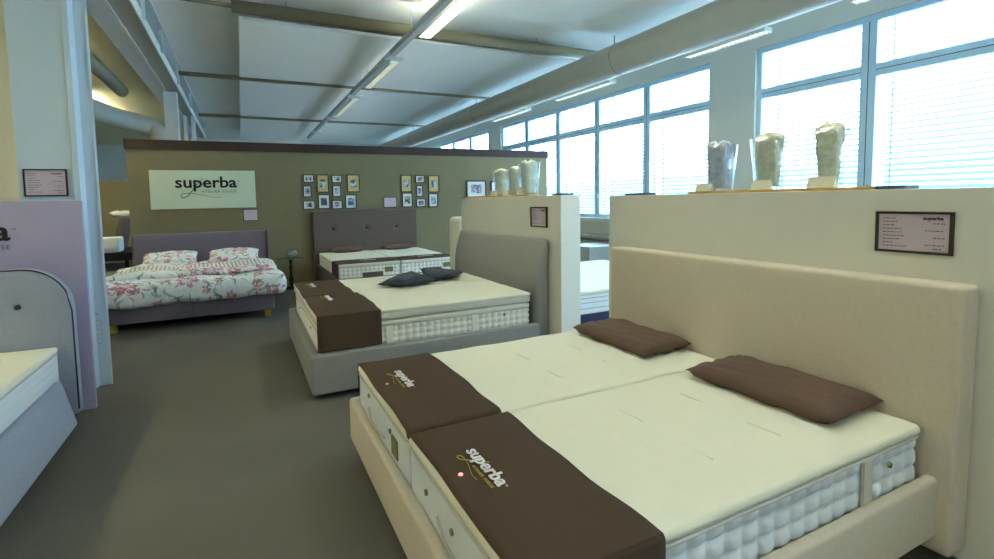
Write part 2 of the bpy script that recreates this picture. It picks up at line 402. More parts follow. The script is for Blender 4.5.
# price cards: framed lilac sheet with small print. plane given by origin (top left), u (right), w, h
def price_card(label, tl, u, w, h, n, group=None, detail=True, cm='lilac'):
    """tl: top-left corner of the frame on its wall; u: unit vector to the reader's right; n: out of the wall"""
    u = Vector(u); n = Vector(n); v = Vector((0, 0, 1)); O = Vector(tl)
    def sl(bm, a, b, c, d, t0, t1):
        vs = [bm.verts.new(O+u*x-v*y+n*t) for x in (a, b) for y in (c, d) for t in (t0, t1)]
        for f in ((0, 1, 3, 2), (4, 6, 7, 5), (0, 4, 5, 1), (2, 3, 7, 6), (0, 2, 6, 4), (1, 5, 7, 3)): bm.faces.new([vs[i] for i in f])
    t = thing('price_sign', label, 'sign', O, group)
    fw = .011
    fr = bmesh.new(); sl(fr, 0, w, 0, fw, 0, .018); sl(fr, 0, w, h-fw, h, 0, .018); sl(fr, 0, fw, fw, h-fw, 0, .018); sl(fr, w-fw, w, fw, h-fw, 0, .018)
    bmesh.ops.recalc_face_normals(fr, faces=fr.faces[:]); obj('frame', fr, 'frame', t)
    sh = bmesh.new(); sl(sh, fw*.8, w-fw*.8, fw*.8, h-fw*.8, .002, .010); bmesh.ops.recalc_face_normals(sh, faces=sh.faces[:]); obj('sheet', sh, cm, t)
    if detail:
        P = lambda x, y: O+u*(w*x)-v*(h*y)+n*.0102
        letters('heading', 'superba', w*.25, 'inkdark', t, P(.63, .19), u, v, .03, .001)
        pr = bmesh.new(); rnd = random.Random(7)
        for k in range(9):
            y = .16+.085*k; x = .1
            lim = .10+.22*rnd.random()+.1
            while x < lim:
                q = .02+.04*rnd.random(); sl(pr, w*x, w*min(x+q, .42), h*y-h*.012, h*y+h*.012, .0102, .0108); x += q+.012
            if k in (1, 3, 5, 7, 8):
                x = .66 if k in (3, 7) else .76
                while x < .88:
                    q = .02+.04*rnd.random(); sl(pr, w*x, w*min(x+q, .9), h*y+h*.02, h*y+h*.045, .0102, .0108); x += q+.014
        bmesh.ops.recalc_face_normals(pr, faces=pr.faces[:]); obj('small_print', pr, 'inkgrey', t)
    return t

# ---------------------------------------------------------------- low partitions
def partition(x0, x1, y0, y1, z1):
    o = struct('partition_wall', bevel(B((x0, x1, y0, y1, 0, z1)), .004), 'part'); return o
partition(2.75, 2.98, .2, 3.12, 1.612)
partition(2.75, 2.98, 3.785, 6.085, 1.63)
# the tall olive display wall with its dark capping band
struct('display_wall', B((-1.775, 6.93, 10.1, 10.28, 0, 2.60)), 'olive')
struct('trim_1', B((-1.79, 6.95, 10.075, 10.305, 2.60, 2.768)), 'band')
# far olive wall at the end of the left aisle
struct('display_wall', B((-8.5, -1.9, 17, 17.15, 0, 2.35)), 'olive')
# steel upright and wall at the left, board in front
bm = bmesh.new()
prof = [(-1.66, 5.19), (-1.30, 5.19), (-1.285, 5.165), (-1.245, 5.165), (-1.225, 5.24), (-1.15, 5.255), (-1.145, 5.235), (-1.128, 5.24), (-1.22, 5.62), (-1.66, 5.62)]
for (xa, ya), (xb, yb) in [(prof[i], prof[(i+1) % len(prof)]) for i in range(len(prof))]:
    bm.faces.new([bm.verts.new(p) for p in ((xa, ya, 0), (xb, yb, 0), (xb, yb, ZC), (xa, ya, ZC))])
bmesh.ops.remove_doubles(bm, verts=bm.verts[:], dist=1e-4)
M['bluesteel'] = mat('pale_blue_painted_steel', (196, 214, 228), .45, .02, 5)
col1 = struct('column', bm, 'bluesteel'); col1['kind'] = 'structure'
struct('partition_wall', B((-6.5, -1.66, 5.5, 5.62, 0, 4.1)), 'part')
bs = [(-1.235, -1.222, 5.232, 5.24, .645, .665), (-1.215, -1.202, 5.232, 5.24, .645, .665)]
sk = B(*bs)
for z in (.57, .49, .41):
    tube(sk, [(-1.205+.024*math.cos(a*math.pi/5), 5.242, z+.026*math.sin(a*math.pi/5)) for a in range(10)], .003, 5, True)
tag(obj('socket_plate', sk, 'galv'), 'small grey outlet fittings down the edge of the white steel column', 'socket')
# ================================================================= ceiling
for i, (a, b) in enumerate(((2.0, 6.2), (7.66, 11.05), (11.4, 15.86), (16.3, 20.2))):
    t = bevel(B((.085, 6.3, a, b, 4.2, 4.25)), .006)
    o = obj('ceiling_panel', t, 'baffle')
    tag(o, ['nearest white acoustic panel, over the window end of the track lights', 'large white acoustic panel hung just beyond the thick olive pipe', 'white acoustic panel hung between the second and third ceiling pipes', 'farthest white acoustic panel at the end of the hall'][i], 'ceiling panel', 'acoustic panels under the ceiling')
    for x in (.6, 3.0, 5.2):
        for y in (a+.4, b-.4):
            h = bmesh.new(); tube(h, [(x, y, 4.25), (x, y, ZC)], .006, 5); obj('hanger', h, 'galv', o, loc=(0, 0, 0))
for i, (y, z, r, x0) in enumerate(((7.42, 4.285, .085, .0), (11.22, 4.22, .045, -1.0), (16.1, 4.22, .05, -1.0))):
    bm = bmesh.new(); tube(bm, [(x0, y, z), (7.4, y, z)], r, 16)
    o = obj('ceiling_pipe', bm, 'pipe', smooth=True)
    tag(o, ['thickest olive-grey pipe crossing under the ceiling, nearest the camera', 'thin olive-grey pipe between the first two hanging panels', 'most distant olive-grey pipe crossing the ceiling'][i], 'pipe', 'pipes across the ceiling')
    for x in (.7, 2.9, 4.9):
        h = bmesh.new(); tube(h, [(x, y, z+r-.01), (x, y, ZC)], .005, 6); obj('pipe_hanger', h, 'galv', o, loc=(0, 0, 0))
bm = bmesh.new(); tube(bm, [(-1.0, 7.42, 4.31), (0.0, 7.42, 4.285)], .03, 10)
tag(obj('conduit', bm, 'pipe', smooth=True), 'slim conduit joining the thick ceiling pipe to the steel beam', 'pipe')
bm = bmesh.new(); tube(bm, [(.1, 6.75, 4.5), (6.2, 6.75, 4.5)], .016, 8)
tag(obj('conduit', bm, 'steel', smooth=True), 'slim white rod running just in front of the thick ceiling pipe', 'pipe')
# light track down the middle
t = thing('light_track', 'grey light track with white couplers running down the hall ceiling', 'light track', (2.38, 3, 4.0))
obj('channel', bevel(B((2.33, 2.43, -2., 19., 4.0, 4.09)), .006), 'galv', t)
for y in (8.0, 11.19, 14.2, 17.2):
    obj('coupler', BB(.006, (2.30, 2.60, y-.12, y+.12, 3.99, 4.05)), 'steel', t)
for y in (1, 4, 6.9, 9.6, 12.6, 15.6):
    h = bmesh.new(); tube(h, [(2.38, y, 4.09), (2.38, y, ZC)], .006, 5); obj('hanger', h, 'galv', t)
def luminaire(x0, x1, y0, y1, z0, label, group, em='lamp', slats=True, hang=ZC):
    t = thing('fluorescent_lamp', label, 'ceiling light', ((x0+x1)/2, (y0+y1)/2, z0), group)
    obj('housing', BB(.004, (x0, x0+.012, y0, y1, z0, z0+.07), (x1-.012, x1, y0, y1, z0, z0+.07), (x0+.012, x1-.012, y0, y0+.012, z0, z0+.07), (x0+.012, x1-.012, y1-.012, y1, z0, z0+.07)), 'white', t)
    obj('diffuser', B((x0+.014, x1-.014, y0+.014, y1-.014, z0+.03, z0+.06)), em, t)
    if hang:
        for y in (y0+.25, y1-.25):
            hb_ = bmesh.new(); tube(hb_, [((x0+x1)/2, y, z0+.06), ((x0+x1)/2, y, hang)], .006, 5); obj('hanger', hb_, 'galv', t)
    if slats:
        l = bmesh.new(); y = y0+.06
        while y < y1-.04: box(l, x0+.014, x1-.014, y, y+.006, z0+.006, z0+.028); y += .07
        obj('louvre', l, 'white', t)
M['lamp_dim'] = emit('dim_diffuser', (1., .97, .85), .35)
M['lamp_fill'] = emit('fill_diffuser', (.95, .98, 1.), 5.)  # for the added fill lamps only
M['lamp_cool'] = emit('cool_diffuser', (.85, .95, 1.), .7)
M['lamp_warm'] = emit('warm_diffuser', (1., .93, .66), 20.)
luminaire(2.47, 2.66, 4.45, 6.87, 4.0, 'lit louvred tube lamp on the light track, nearest and brightest', 'lamps along the middle track')
luminaire(2.47, 2.66, 1.35, 3.8, 4.0, 'lit louvred tube lamp on the light track, above the top edge', 'lamps along the middle track')
luminaire(2.47, 2.66, -1.6, .85, 4.0, 'lit louvred tube lamp on the light track, behind the viewpoint', 'lamps along the middle track')
luminaire(2.47, 2.62, 8.35, 10.3, 4.0, 'pale tube lamp on the light track, between first two couplers', 'lamps along the middle track', 'lamp_dim')
luminaire(2.47, 2.62, 11.6, 13.8, 4.0, 'pale tube lamp on the light track, between second and third couplers', 'lamps along the middle track', 'lamp_dim')
for i, (a, b) in enumerate(((-1.6, .8), (1.5, 3.3), (4.3, 5.6), (7.3, 9.1), (10.3, 12.1))):
    luminaire(6.45, 6.62, a, b, 3.78, ['tube lamp by the windows behind the viewpoint', 'tube lamp under the duct above the big right windows', 'tube lamp under the duct by the white window pier', 'tube lamp under the duct above the middle windows', 'farthest tube lamp under the duct by the windows'][i], 'lamps along the windows', 'lamp_cool')
# lamps of the left aisle
for i, (x, a) in enumerate(((-4.6, -1.), (-4.6, 3.), (-3.2, 8.), (-3.2, 13.))):
    luminaire(x, x+.2, a, a+2.4, 3.88, ['tube lamp over the left aisle behind the viewpoint', 'tube lamp over the left aisle before the white column', 'tube lamp over the left aisle beyond the white column', 'tube lamp over the far end of the left aisle'][i], 'lamps over the left aisle', 'lamp_warm', hang=4.1)
for i, (x, l) in enumerate(((-.3, 'added unseen fill lamp over the aisle behind the viewpoint'), (4.6, 'added unseen fill lamp over the bed side behind the viewpoint'))):
    luminaire(x, x+.2, -3.4, -.6, 3.8, l, 'added fill lamps behind the viewpoint', 'lamp_fill')  # unseen lamps added as frontal fill for the hall
# round ventilation duct
def circ(c, r, n=40): return [(c[0]+r*math.cos(k*2*math.pi/n), c[1]+r*math.sin(k*2*math.pi/n)) for k in range(n)]
t = thing('ventilation_duct', 'large round white ventilation duct running above the window side', 'duct', (5.58, 8, 3.795))
bm = bmesh.new(); tube(bm, [(5.58, y, 3.795) for y in (-3.5, 0, 4, 8, 12, 16, 20, 23.9)], .25, 44); obj('duct_pipe', bm, 'duct', t, True)
for y in (1.0, 6.05, 11.1, 16.15):
    bm = bmesh.new(); tube(bm, [(5.58+.25*math.cos(a*math.pi/20), y, 3.795+.25*math.sin(a*math.pi/20)) for a in range(40)], .006, 6, True); obj('joint_ring', bm, 'seam', t, True)
    bm = bmesh.new(); tube(bm, [(5.58, y+.15, 4.04), (5.58, y+.15, ZC)], .01, 6); obj('hanger', bm, 'galv', t)
# steel beam with cable tray at the left
t = thing('steel_beam', 'long pale steel beam with cable tray along the left aisle ceiling', 'beam', (-1.35, 8, 4.0))
obj('beam_body', bevel(B((-1.6, -1.34, -3.9, 20, 4.0, 4.4)), .006), 'steel', t)
obj('upper_flange', B((-1.62, -1.0, -3.9, 20, 4.4, 4.43)), 'steel', t)
obj('cable_tray', BB(.004, (-1.33, -1.10, -3.9, 20, 4.03, 4.045), (-1.335, -1.325, -3.9, 20, 4.0, 4.1), (-1.10, -1.06, -3.9, 20, 4.0, 4.13)), 'galv', t)
obj('tray_edge', B((-1.075, -1.058, -3.9, 20, 3.99, 4.14)), 'white', t)
for a, b in ((7.9, 9.6), (10.1, 11.6), (12.1, 13.2), (13.8, 15.2)):
    obj('slot_lamp', B((-1.335, -1.30, a, b, 3.985, 4.0)), 'white', t)
for y in (7.6, 9.2, 11.4, 14):
    obj('tray_hanger', B((-1.06, -1.02, y, y+.05, 4.05, 4.445)), 'steel', t)
struct('column', B((-1.38, -1.14, 12.0, 12.24, 0, 4.0)), 'steel')['kind'] = 'structure'
struct('column', B((-1.30, -1.22, 15.0, 15.3, 0, 4.0), (-1.12, -1.04, 15., 15.3, 0, 4.0)), 'steel')['kind'] = 'structure'
struct('soffit', B((XL, -1.63, Y0, Y1, 4.1, 4.16)), 'soffit')['kind'] = 'structure'
bm = bmesh.new(); tube(bm, [(-2.1, 6.0, 3.95), (-2.1, 12.0, 3.95)], .12, 20)
tag(obj('aisle_duct', bm, 'pipe', smooth=True), 'short olive-grey duct with open end under the yellowish aisle ceiling', 'duct')
bm = bmesh.new(); tube(bm, spline([(-3.6, 8, 3.45), (-2.7, 10.4, 3.45), (-2.3, 12.2, 3.45), (-1.9, 12.8, 3.4), (-1.65, 12.9, 3.2), (-1.62, 12.9, 2.2)], 6), .2, 20)
tag(obj('curved_duct', bm, 'duct', smooth=True), 'pale duct curving down behind the olive wall end', 'duct')

# ================================================================= bedding builders
def quilt(cell, depth, z0, sides='xy'):
    """square pads between sunk stitch lines on the upright faces"""
    def f(p, n):
        if abs(n.z) > .6 or n.x < -.5: return 0
        u = p.x if abs(n.y) > .6 else p.y; cw = cell*1.18
        a = 2*abs(((u/cw)+.5) % 1-.5); b = 2*abs((((p.z-z0)/cell)+.5) % 1-.5)
        return depth*((1-(1-a)**3)*(1-(1-b)**3)-.75)
    return f
def mattress(label, x0, x1, y0, y1, z0, z1, group, fine=False, flip=False, foot='x', side='side', top='top', cell=.066):
    t = thing('mattress', label, 'mattress', ((x0+x1)/2, (y0+y1)/2, z0), group)
    st = (.012, .012, .011) if fine else (.1, .1, .1)
    dsp = quilt(cell, .022, z0+.02) if fine else None
    if fine:   # fine grid only needed at the border: build as rounded box
        bm = rbox((x0, y0, z0), (x1, y1, z1-.02), .03, st, dsp)
    else:
        bm = rbox((x0, y0, z0), (x1, y1, z1-.02), .03, .12)
    obj('border', bm, side, t, True)
    bm = rbox((x0-.004, y0-.004, z1-.045), (x1+.004, y1+.004, z1), .022, .05, lambda p, n: (.0035*nz(p.x*3, p.y*3) if n.z > .5 else 0))
    obj('top_panel', bm, top, t, True)
    for z in (z1-.046, z0+.012):
        bm = bmesh.new(); e = .002; c = .04
        loop = []
        for cx, cy, a0 in ((x1-c, y1-c, 0), (x0+c, y1-c, 90), (x0+c, y0+c, 180), (x1-c, y0+c, 270)):
            for k in range(5):
                a = math.radians(a0+k*22.5); loop.append((cx+(c+e)*math.cos(a), cy+(c+e)*math.sin(a), z))
        tube(bm, loop, .006, 8, True); obj('piping', bm, 'tape', t, True)
    return t
def vent(t, p, n, m='button', r=.012):
    bm = bmesh.new(); n = Vector(n); tube(bm, [Vector(p), Vector(p)+n*.008], r, 12); obj('vent_button', bm, m, t, True)
def strap(t, a, b, n, m='tape', w=.02):
    """cord or webbing handle between a and b, bulging along n"""
    A, Bv, n = Vector(a), Vector(b), Vector(n); bm = bmesh.new()
    tube(bm, [A.lerp(Bv, k/10)+n*(.006+.02*math.sin(math.pi*k/10)) for k in range(11)], w/2, 8); obj('handle', bm, m, t, True)
def tagbox(t, b, m='tagolive', name='label_patch'):
    obj(name, BB(.002, b), m, t)
def frame_bed(name, label, x0, x1, y0, y1, z0, z1, th, m, hb, plinth=True, group=None, cat='bed', legs=None, hbshape=None, hbr=.03, pipem=None, flare=0., hbname='headboard', head='x'):
    """upholstered box bed: side rails, foot rail, slatted base, headboard at +x or +y"""
    t = thing(name, label, cat, ((x0+x1)/2, (y0+y1)/2, 0), group)
    r = min(.018, th*.4)
    sh = None
    if flare: sh = lambda p: (p.x, p.y, p.z)
    if head == 'x':
        obj('side_rail', rbox((x0, y0, z0), (x1, y0+th, z1), r, .3), m, t, True)
        obj('side_rail', rbox((x0, y1-th, z0), (x1, y1, z1), r, .3), m, t, True)
        obj('foot_rail', rbox((x0-.004, y0+.01, z0+.002), (x0+th, y1-.01, z1-.001), r, .3), m, t, True)
        obj('bed_base', B((x0+th, x1, y0+th, y1-th, z0+.03, min(z1, .34) if z1 < .36 else .34)), 'black', t)
    else:
        obj('side_rail', rbox((x0, y0, z0), (x0+th, y1, z1), r, .3), m, t, True)
        obj('side_rail', rbox((x1-th, y0, z0), (x1, y1, z1), r, .3), m, t, True)
        obj('foot_rail', rbox((x0+.01, y0-.004, z0+.002), (x1-.01, y0+th, z1-.001), r, .3), m, t, True)
        obj('bed_base', B((x0+th, x1-th, y0+th, y1, z0+.03, min(z1, .32))), 'black', t)
    a, b, c, d, e, f = hb
    obj(hbname, rbox((a, c, e), (b, d, f), min(hbr, (b-a)/2-.001, (d-c)/2-.001), .05, shape=hbshape), m, t, True)
    for (lx, ly) in (legs or [(x0+.15, y0+.2), (x0+.15, y1-.2), (x1-.15, y0+.2), (x1-.15, y1-.2)]):
        obj('leg', BB(.005, (lx-.04, lx+.04, ly-.04, ly+.04, 0, z0+.035)), 'black' if plinth else 'yellowleg', t)
    return t
def runner(label, prof, axis_, a0, a1, group, parts=None, wav=.012, seed=0, thick=.004, m='brown'):
    """cloth laid over a mattress: prof = path across (c, z) ; extends from a0 to a1 along axis_"""
    P = spline([(c, 0, z) for c, z in prof], 5); n = 14; bm = bmesh.new(); G = []
    L = len(P)
    for i, p in enumerate(P):
        row = []
        for k in range(n+1):
            f = k/n; c, z = p.x, p.z
            a = a0+(a1-a0)*f
            s = .55*math.sin(c*7+seed)+.3*math.sin(c*17+seed*2)
            if k == n: a += wav*s
            elif k > n-3: a += wav*s*.6
            if k == 0: a += wav*.25*math.sin(c*11+seed*3)
            z2 = z+.0025*nz(a*2.5, c*2.5, seed)
            row.append(bm.verts.new((a, c, z2) if axis_ == 'x' else (c, a, z2)))
        G.append(row)
    for i in range(L-1):
        for k in range(n): bm.faces.new((G[i][k], G[i][k+1], G[i+1][k+1], G[i+1][k]))
    bmesh.ops.recalc_face_normals(bm, faces=bm.faces[:])
    t = thing('bed_runner', label, 'bed runner', ((a0+a1)/2, (prof[0][0]+prof[-1][0])/2, .5) if axis_ == 'x' else ((prof[0][0]+prof[-1][0])/2, (a0+a1)/2, .5), group)
    o = obj('cloth', bm, m, t, True)
    s = o.modifiers.new('thickness', 'SOLIDIFY'); s.thickness = thick; s.offset = 0
    return t
def cushion(name, label, c, size, rotz, m, group=None, cat='pillow', puff=1., tilt=0., drop=0, pinch=.08, seed=0, ex=4):
    """stuffed pillow: a box that thins to its seam and pinches between its corners"""
    L, D, Hh = size; n = 20; bm = bmesh.new(); R = Matrix.Rotation(rotz, 4, 'Z') @ Matrix.Rotation(tilt, 4, 'X')
    def P(i, j, s):
        u = i/n*2-1; v = j/n*2-1
        e = max(0, (1-u**ex))**.5*max(0, (1-v**ex))**.5
        x = u*L/2*(1-pinch*.6*(1-v*v)*abs(u)); y = v*D/2*(1-pinch*(1-u*u)*abs(v))
        z = s*Hh/2*e*puff*(1+.10*nz(u*1.3+seed, v*1.3, s))+.008*nz(u*2+seed, v*2)+.02*drop*u*v
        q = R @ Vector((x, y, z)); return (c[0]+q.x, c[1]+q.y, c[2]+Hh/2+q.z)
    T = [[bm.verts.new(P(i, j, 1)) for j in range(n+1)] for i in range(n+1)]
    Bt = [[T[i][j] if i in (0, n) or j in (0, n) else bm.verts.new(P(i, j, -1)) for j in range(n+1)] for i in range(n+1)]
    for i in range(n):
        for j in range(n):
            bm.faces.new((T[i][j], T[i+1][j], T[i+1][j+1], T[i][j+1])); bm.faces.new((Bt[i][j+1], Bt[i+1][j+1], Bt[i+1][j], Bt[i][j]))
    o = obj(name, bm, m, None, True); return tag(o, label, cat, group)

# ================================================================= the cream bed in front
frame_bed('upholstered_bed', 'large cream upholstered bed in front, against the near partition', .55, 2.615, .94, 2.965, .13, .392, .05, 'cream',
          (2.60, 2.742, .893, 2.935, .06, 1.212), hbr=.022, hbshape=lambda p: (p.x, p.y-(.008*p.z/1.2 if p.y < 1.5 else 0), p.z), legs=[(.75, 1.15), (.75, 2.75), (2.4, 1.15), (2.4, 2.75)])
m1 = mattress('white quilted mattress on the cream bed, nearer of its two', .598, 2.57, .992, 1.912, .345, .61, 'mattresses of the cream bed', True, cell=.072)
m2 = mattress('white quilted mattress on the cream bed, the farther one, by the partition gap', .598, 2.57, 1.934, 2.895, .345, .61, 'mattresses of the cream bed', True)
vent(m1, (2.32, .99, .50), (0, -1, 0), 'tagolive'); vent(m1, (.598, 1.70, .475), (-1, 0, 0)); vent(m1, (.598, 1.45, .475), (-1, 0, 0))
obj('webbing', BB(.002, (2.13, 2.19, .984, .996, .37, .565)), 'toppers', m1)
vent(m2, (.598, 2.62, .52), (-1, 0, 0)); vent(m2, (.598, 2.2, .5), (-1, 0, 0)); strap(m2, (.596, 2.62, .45), (.596, 2.28, .43), (-1, 0, 0), 'tape', .012)
strap(m1, (.596, 1.58, .45), (.596, 1.25, .43), (-1, 0, 0), 'tape', .012)
tagbox(m2, (.590, .600, 2.08, 2.17, .41, .50))
# tufting lines on the top covers
for t, ya in ((m1, 1.0), (m2, 1.93)):
    for x in (1.55, 1.95, 2.3):
        for y in (ya+.2, ya+.55):
            bm = bmesh.new(); tube(bm, [(x+.01, y, .610), (x, y+.14, .610)], .0018, 5); obj('stitch', bm, 'toppers', t)
r1 = runner('brown cloth runner over the foot of the nearer cream-bed mattress', [(.979, .40), (.977, .5), (.976, .585), (.983, .614), (1.02, .6175), (1.3, .618), (1.6, .618), (1.85, .618), (1.902, .614), (1.918, .59)], 'x', .597, 1.065, 'runners on the cream bed', seed=1.)
r2 = runner('brown cloth runner over the foot of the farther cream-bed mattress', [(1.928, .59), (1.942, .614), (2.0, .618), (2.3, .618), (2.6, .618), (2.87, .617), (2.898, .610), (2.908, .58), (2.908, .45)], 'x', .597, 1.06, 'runners on the cream bed', seed=3.)
logo(r1, (.748, 1.66, .622), (0, -1, 0), (1, 0, 0), .265, 'whitethread', 'goldthread', .003)
logo(r2, (.752, 2.65, .622), (0, -1, 0), (1, 0, 0), .265, 'whitethread', 'goldthread', .003)
for r, y, m_ in ((r1, 1.522, 'redspot'), (r2, 2.483, 'pinkdot')):
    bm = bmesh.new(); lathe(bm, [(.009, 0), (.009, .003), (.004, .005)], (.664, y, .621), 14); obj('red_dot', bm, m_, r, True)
cushion('cushion', 'flat brown cushion at the head of the nearer cream-bed mattress', (2.375, 1.485, .606), (.72, .42, .092), math.radians(92), 'pillow', 'cushions on the cream bed', seed=1, ex=8, pinch=.05, cat='cushion')
cushion('cushion', 'flat brown cushion at the head of the farther cream-bed mattress', (2.36, 2.485, .606), (.70, .40, .092), math.radians(91), 'pillow', 'cushions on the cream bed', seed=5, ex=8, pinch=.05, cat='cushion')

# ================================================================= the grey bed behind it
def hb2shape(p):
    # the front face swells from a thin top edge down to full depth
    k = max(0, min(1, (1.19-p.z)/.42)); k = math.sin(k*math.pi/2)
    f = (2.742-p.x)/.142
    return (2.742-f*(.045+.105*k), p.y, p.z)
frame_bed('upholstered_bed', 'mid-grey upholstered box bed with tapering headboard at the farther partition', .445, 2.60, 3.93, 5.97, .055, .375, .07, 'grey',
          (2.60, 2.742, 3.965, 6.0, .06, 1.190), hbshape=hb2shape)
m3 = mattress('white quilted mattress on the grey bed, nearer of its two', .52, 2.54, 4.02, 4.92, .345, .575, 'mattresses of the grey bed', True, cell=.056, side='sidewarm')
m4 = mattress('white quilted mattress on the grey bed, farther of its two', .52, 2.54, 4.935, 5.84, .345, .575, 'mattresses of the grey bed', side='sidewarm')
vent(m3, (2.25, 4.02, .49), (0, -1, 0)); vent(m3, (.52, 4.5, .48), (-1, 0, 0)); vent(m4, (.52, 5.4, .48), (-1, 0, 0))
obj('webbing', BB(.002, (1.08, 1.14, 4.012, 4.024, .375, .53)), 'sidewarm', m3); obj('webbing', BB(.002, (1.90, 1.96, 4.012, 4.024, .375, .53)), 'sidewarm', m3)
for a, b, l in ((4.0, 4.92, 'nearer'), (4.935, 5.85, 'farther')):
    t = thing('mattress_topper', 'cream mattress topper on the grey bed, %s of its two' % l, 'mattress topper', (1.55, (a+b)/2, .575), 'toppers of the grey bed')
    obj('topper_border', rbox((.503, a+.003, .578), (2.545, b-.003, .655), .025, .15), 'toppers', t, True)
    obj('topper_top', rbox((.50, a, .645), (2.548, b, .675), .014, .06, lambda p, n: (.003*nz(p.x*3, p.y*3) if n.z > .5 else 0)), 'top', t, True)
r3 = runner('brown cloth runner at the foot of the grey bed, hanging down its near side', [(3.985, .385), (3.986, .5), (3.984, .60), (3.990, .672), (4.02, .682), (4.3, .682), (4.7, .682), (4.905, .681), (4.925, .66)], 'x', .505, 1.04, 'runners on the grey bed', seed=2.)
r4 = runner('brown cloth runner at the foot of the grey bed, on the farther mattress', [(4.93, .665), (4.945, .681), (5.0, .682), (5.4, .682), (5.78, .682), (5.855, .676), (5.865, .64), (5.867, .5)], 'x', .505, 1.0, 'runners on the grey bed', seed=4.)
logo(r3, (.70, 4.86, .686), (0, -1, 0), (1, 0, 0), .26, 'whitethread', 'goldthread', .003)
logo(r4, (.66, 5.68, .686), (0, -1, 0), (1, 0, 0), .26, 'whitethread', 'goldthread', .003)
cushion('cushion', 'dark satin cushion on the grey bed, overlapping towards the foot', (1.62, 5.05, .682), (.56, .42, .12), math.radians(28), 'charcoal', 'dark cushions on the grey bed', drop=2.2, seed=2, pinch=.22, ex=2, cat='cushion')
cushion('cushion', 'dark satin cushion on the grey bed, nearer the headboard', (2.10, 5.25, .682), (.50, .40, .11), math.radians(-18), 'charcoal', 'dark cushions on the grey bed', drop=-2.2, seed=7, pinch=.22, ex=2, cat='cushion')

# ================================================================= taupe tufted bed at the olive wall
def dimple(p, n):
    if n.y > -.6: return 0
    d = 0
    for x in (1.66, 2.33, 2.97):
        q = (p.x-x)**2+(p.z-1.07)**2; d -= .03*math.exp(-q/.0022)
    return d
t = frame_bed('upholstered_bed', 'taupe bed with three-button headboard under the small framed pictures', 1.31, 3.47, 7.75, 9.96, .10, .38, .06, 'taupe', (1.26, 3.43, 9.95, 10.08, .06, 1.43), head='y')
for c in list(t.children):
    if c.name.startswith('headboard'):
        me = c.data; bm = rbox((1.26, 9.93, .06), (3.43, 10.085, 1.43), .03, (.03, .05, .03), dimple); bm.to_mesh(me); bm.free()
        for p in me.polygons: p.use_smooth = True
for x in (1.66, 2.33, 2.97):
    bm = bmesh.new(); tube(bm, [(x, 9.965, 1.07), (x, 9.945, 1.07)], .022, 12); obj('button', bm, 'black', t, True)
for i, (a, b) in enumerate(((1.355, 2.375), (2.395, 3.42))):
    mm = mattress('white mattress on the taupe tufted bed, ' + ('beside the little round table' if i == 0 else 'on its window side'), a, b, 7.79, 9.90, .34, .605, 'mattresses of the taupe bed', True, cell=.06, side='sidewarm')
    tagbox(mm, (b-.27, b-.13, 7.782, 7.795, .44, .52))
    obj('hook_band', rbox((a+.38, 7.772, .35), (a+.72, 7.796, .455), .011, .05), 'tape' if 0 else 'taupe', mm, True)
    rr = runner('brown cloth runner on the taupe bed, ' + ('dropping down its left mattress side' if i == 0 else 'on its window-side mattress'),
           [(a-.012, .36), (a-.014, .5), (a-.008, .598), (a+.03, .609), (a+.3, .61), (b-.05, .61), (b-.006, .604), (b+.004, .585)] if i == 0 else [(a-.004, .585), (a+.02, .606), (a+.1, .61), (b-.1, .61), (b-.03, .609), (b+.008, .598), (b+.014, .5), (b+.012, .40)], 'y', 7.80, 8.36, 'runners on the taupe bed', seed=i+5., wav=.01)
    letters('lettering', 'superba', .28, 'whitethread', rr, (a+.42, 8.12, .616), (1, 0, 0), (0, 1, 0), .03, .003)
for x, l in ((1.86, 'beside the table end'), (2.92, 'towards the windows')):
    cushion('cushion', 'low brown cushion against the tufted headboard, ' + l, (x, 9.72, .61), (.66, .3, .11), 0, 'pillow', 'cushions on the taupe bed', cat='cushion', seed=x)

# ================================================================= floral bed
t = frame_bed('upholstered_bed', 'mauve-grey bed with floral bedding below the white sign', -1.66, .36, 7.28, 9.42, .11, .37, .06, 'mauve', (-1.645, .385, 9.40, 9.53, .06, 1.135), head='y',
              plinth=False, legs=[(-1.55, 7.40), (.27, 7.40), (-1.55, 9.2), (.27, 9.2)])
obj('foot_seam', B((-.655, -.648, 7.272, 7.278, .115, .36)), 'taupe', t)
obj('headboard_wing', rbox((.386, 9.34, .06), (.42, 9.53, 1.13), .015, .1), 'mauve', t, True)
tag(obj('mattress', rbox((-1.58, 7.36, .375), (.28, 9.36, .52), .04, .2), 'side', None, True), 'white mattress under the floral duvet of the mauve bed', 'mattress')
def dd(p, n): return .022*nz(p.x*1.2, p.y*1.2, p.z*1.2)+.01*nz(p.x*3, p.y*3, p.z*3)
t = thing('duvet', 'white duvet with pink and blue flowers, folded back on the mauve bed', 'duvet', (-.6, 8, .5))
def dshape(p):
    k = max(0, min(1, (7.9-p.y)/.7)); s = 1+.06*k
    z = p.z
    if p.z < .45: z = p.z-.03+.012*math.sin(p.x*7)
    return (-.62+(p.x+.62)*s, p.y, z)
obj('duvet_body', rbox((-1.70, 7.12, .36), (.46, 8.95, .655), .13, (.06, .06, .05), dd, dshape), 'floral', t, True)
def fshape(p): return (p.x-.03*math.sin(p.y*3), p.y+.03*math.sin(p.x*4), p.z-.10*max(0, abs(p.x+.62)-.75)**1.2*1.2+.01*math.sin(p.x*9))
obj('folded_layer', rbox((-1.66, 7.38, .64), (.40, 8.45, .735), .045, (.05, .05, .04), dd, fshape), 'floralstripe', t, True)
cushion('pillow', 'floral pillow on the mauve bed, nearest the white column', (-1.06, 8.85, .665), (.76, .44, .18), math.radians(3), 'floral', 'floral pillows', tilt=math.radians(18), seed=3)
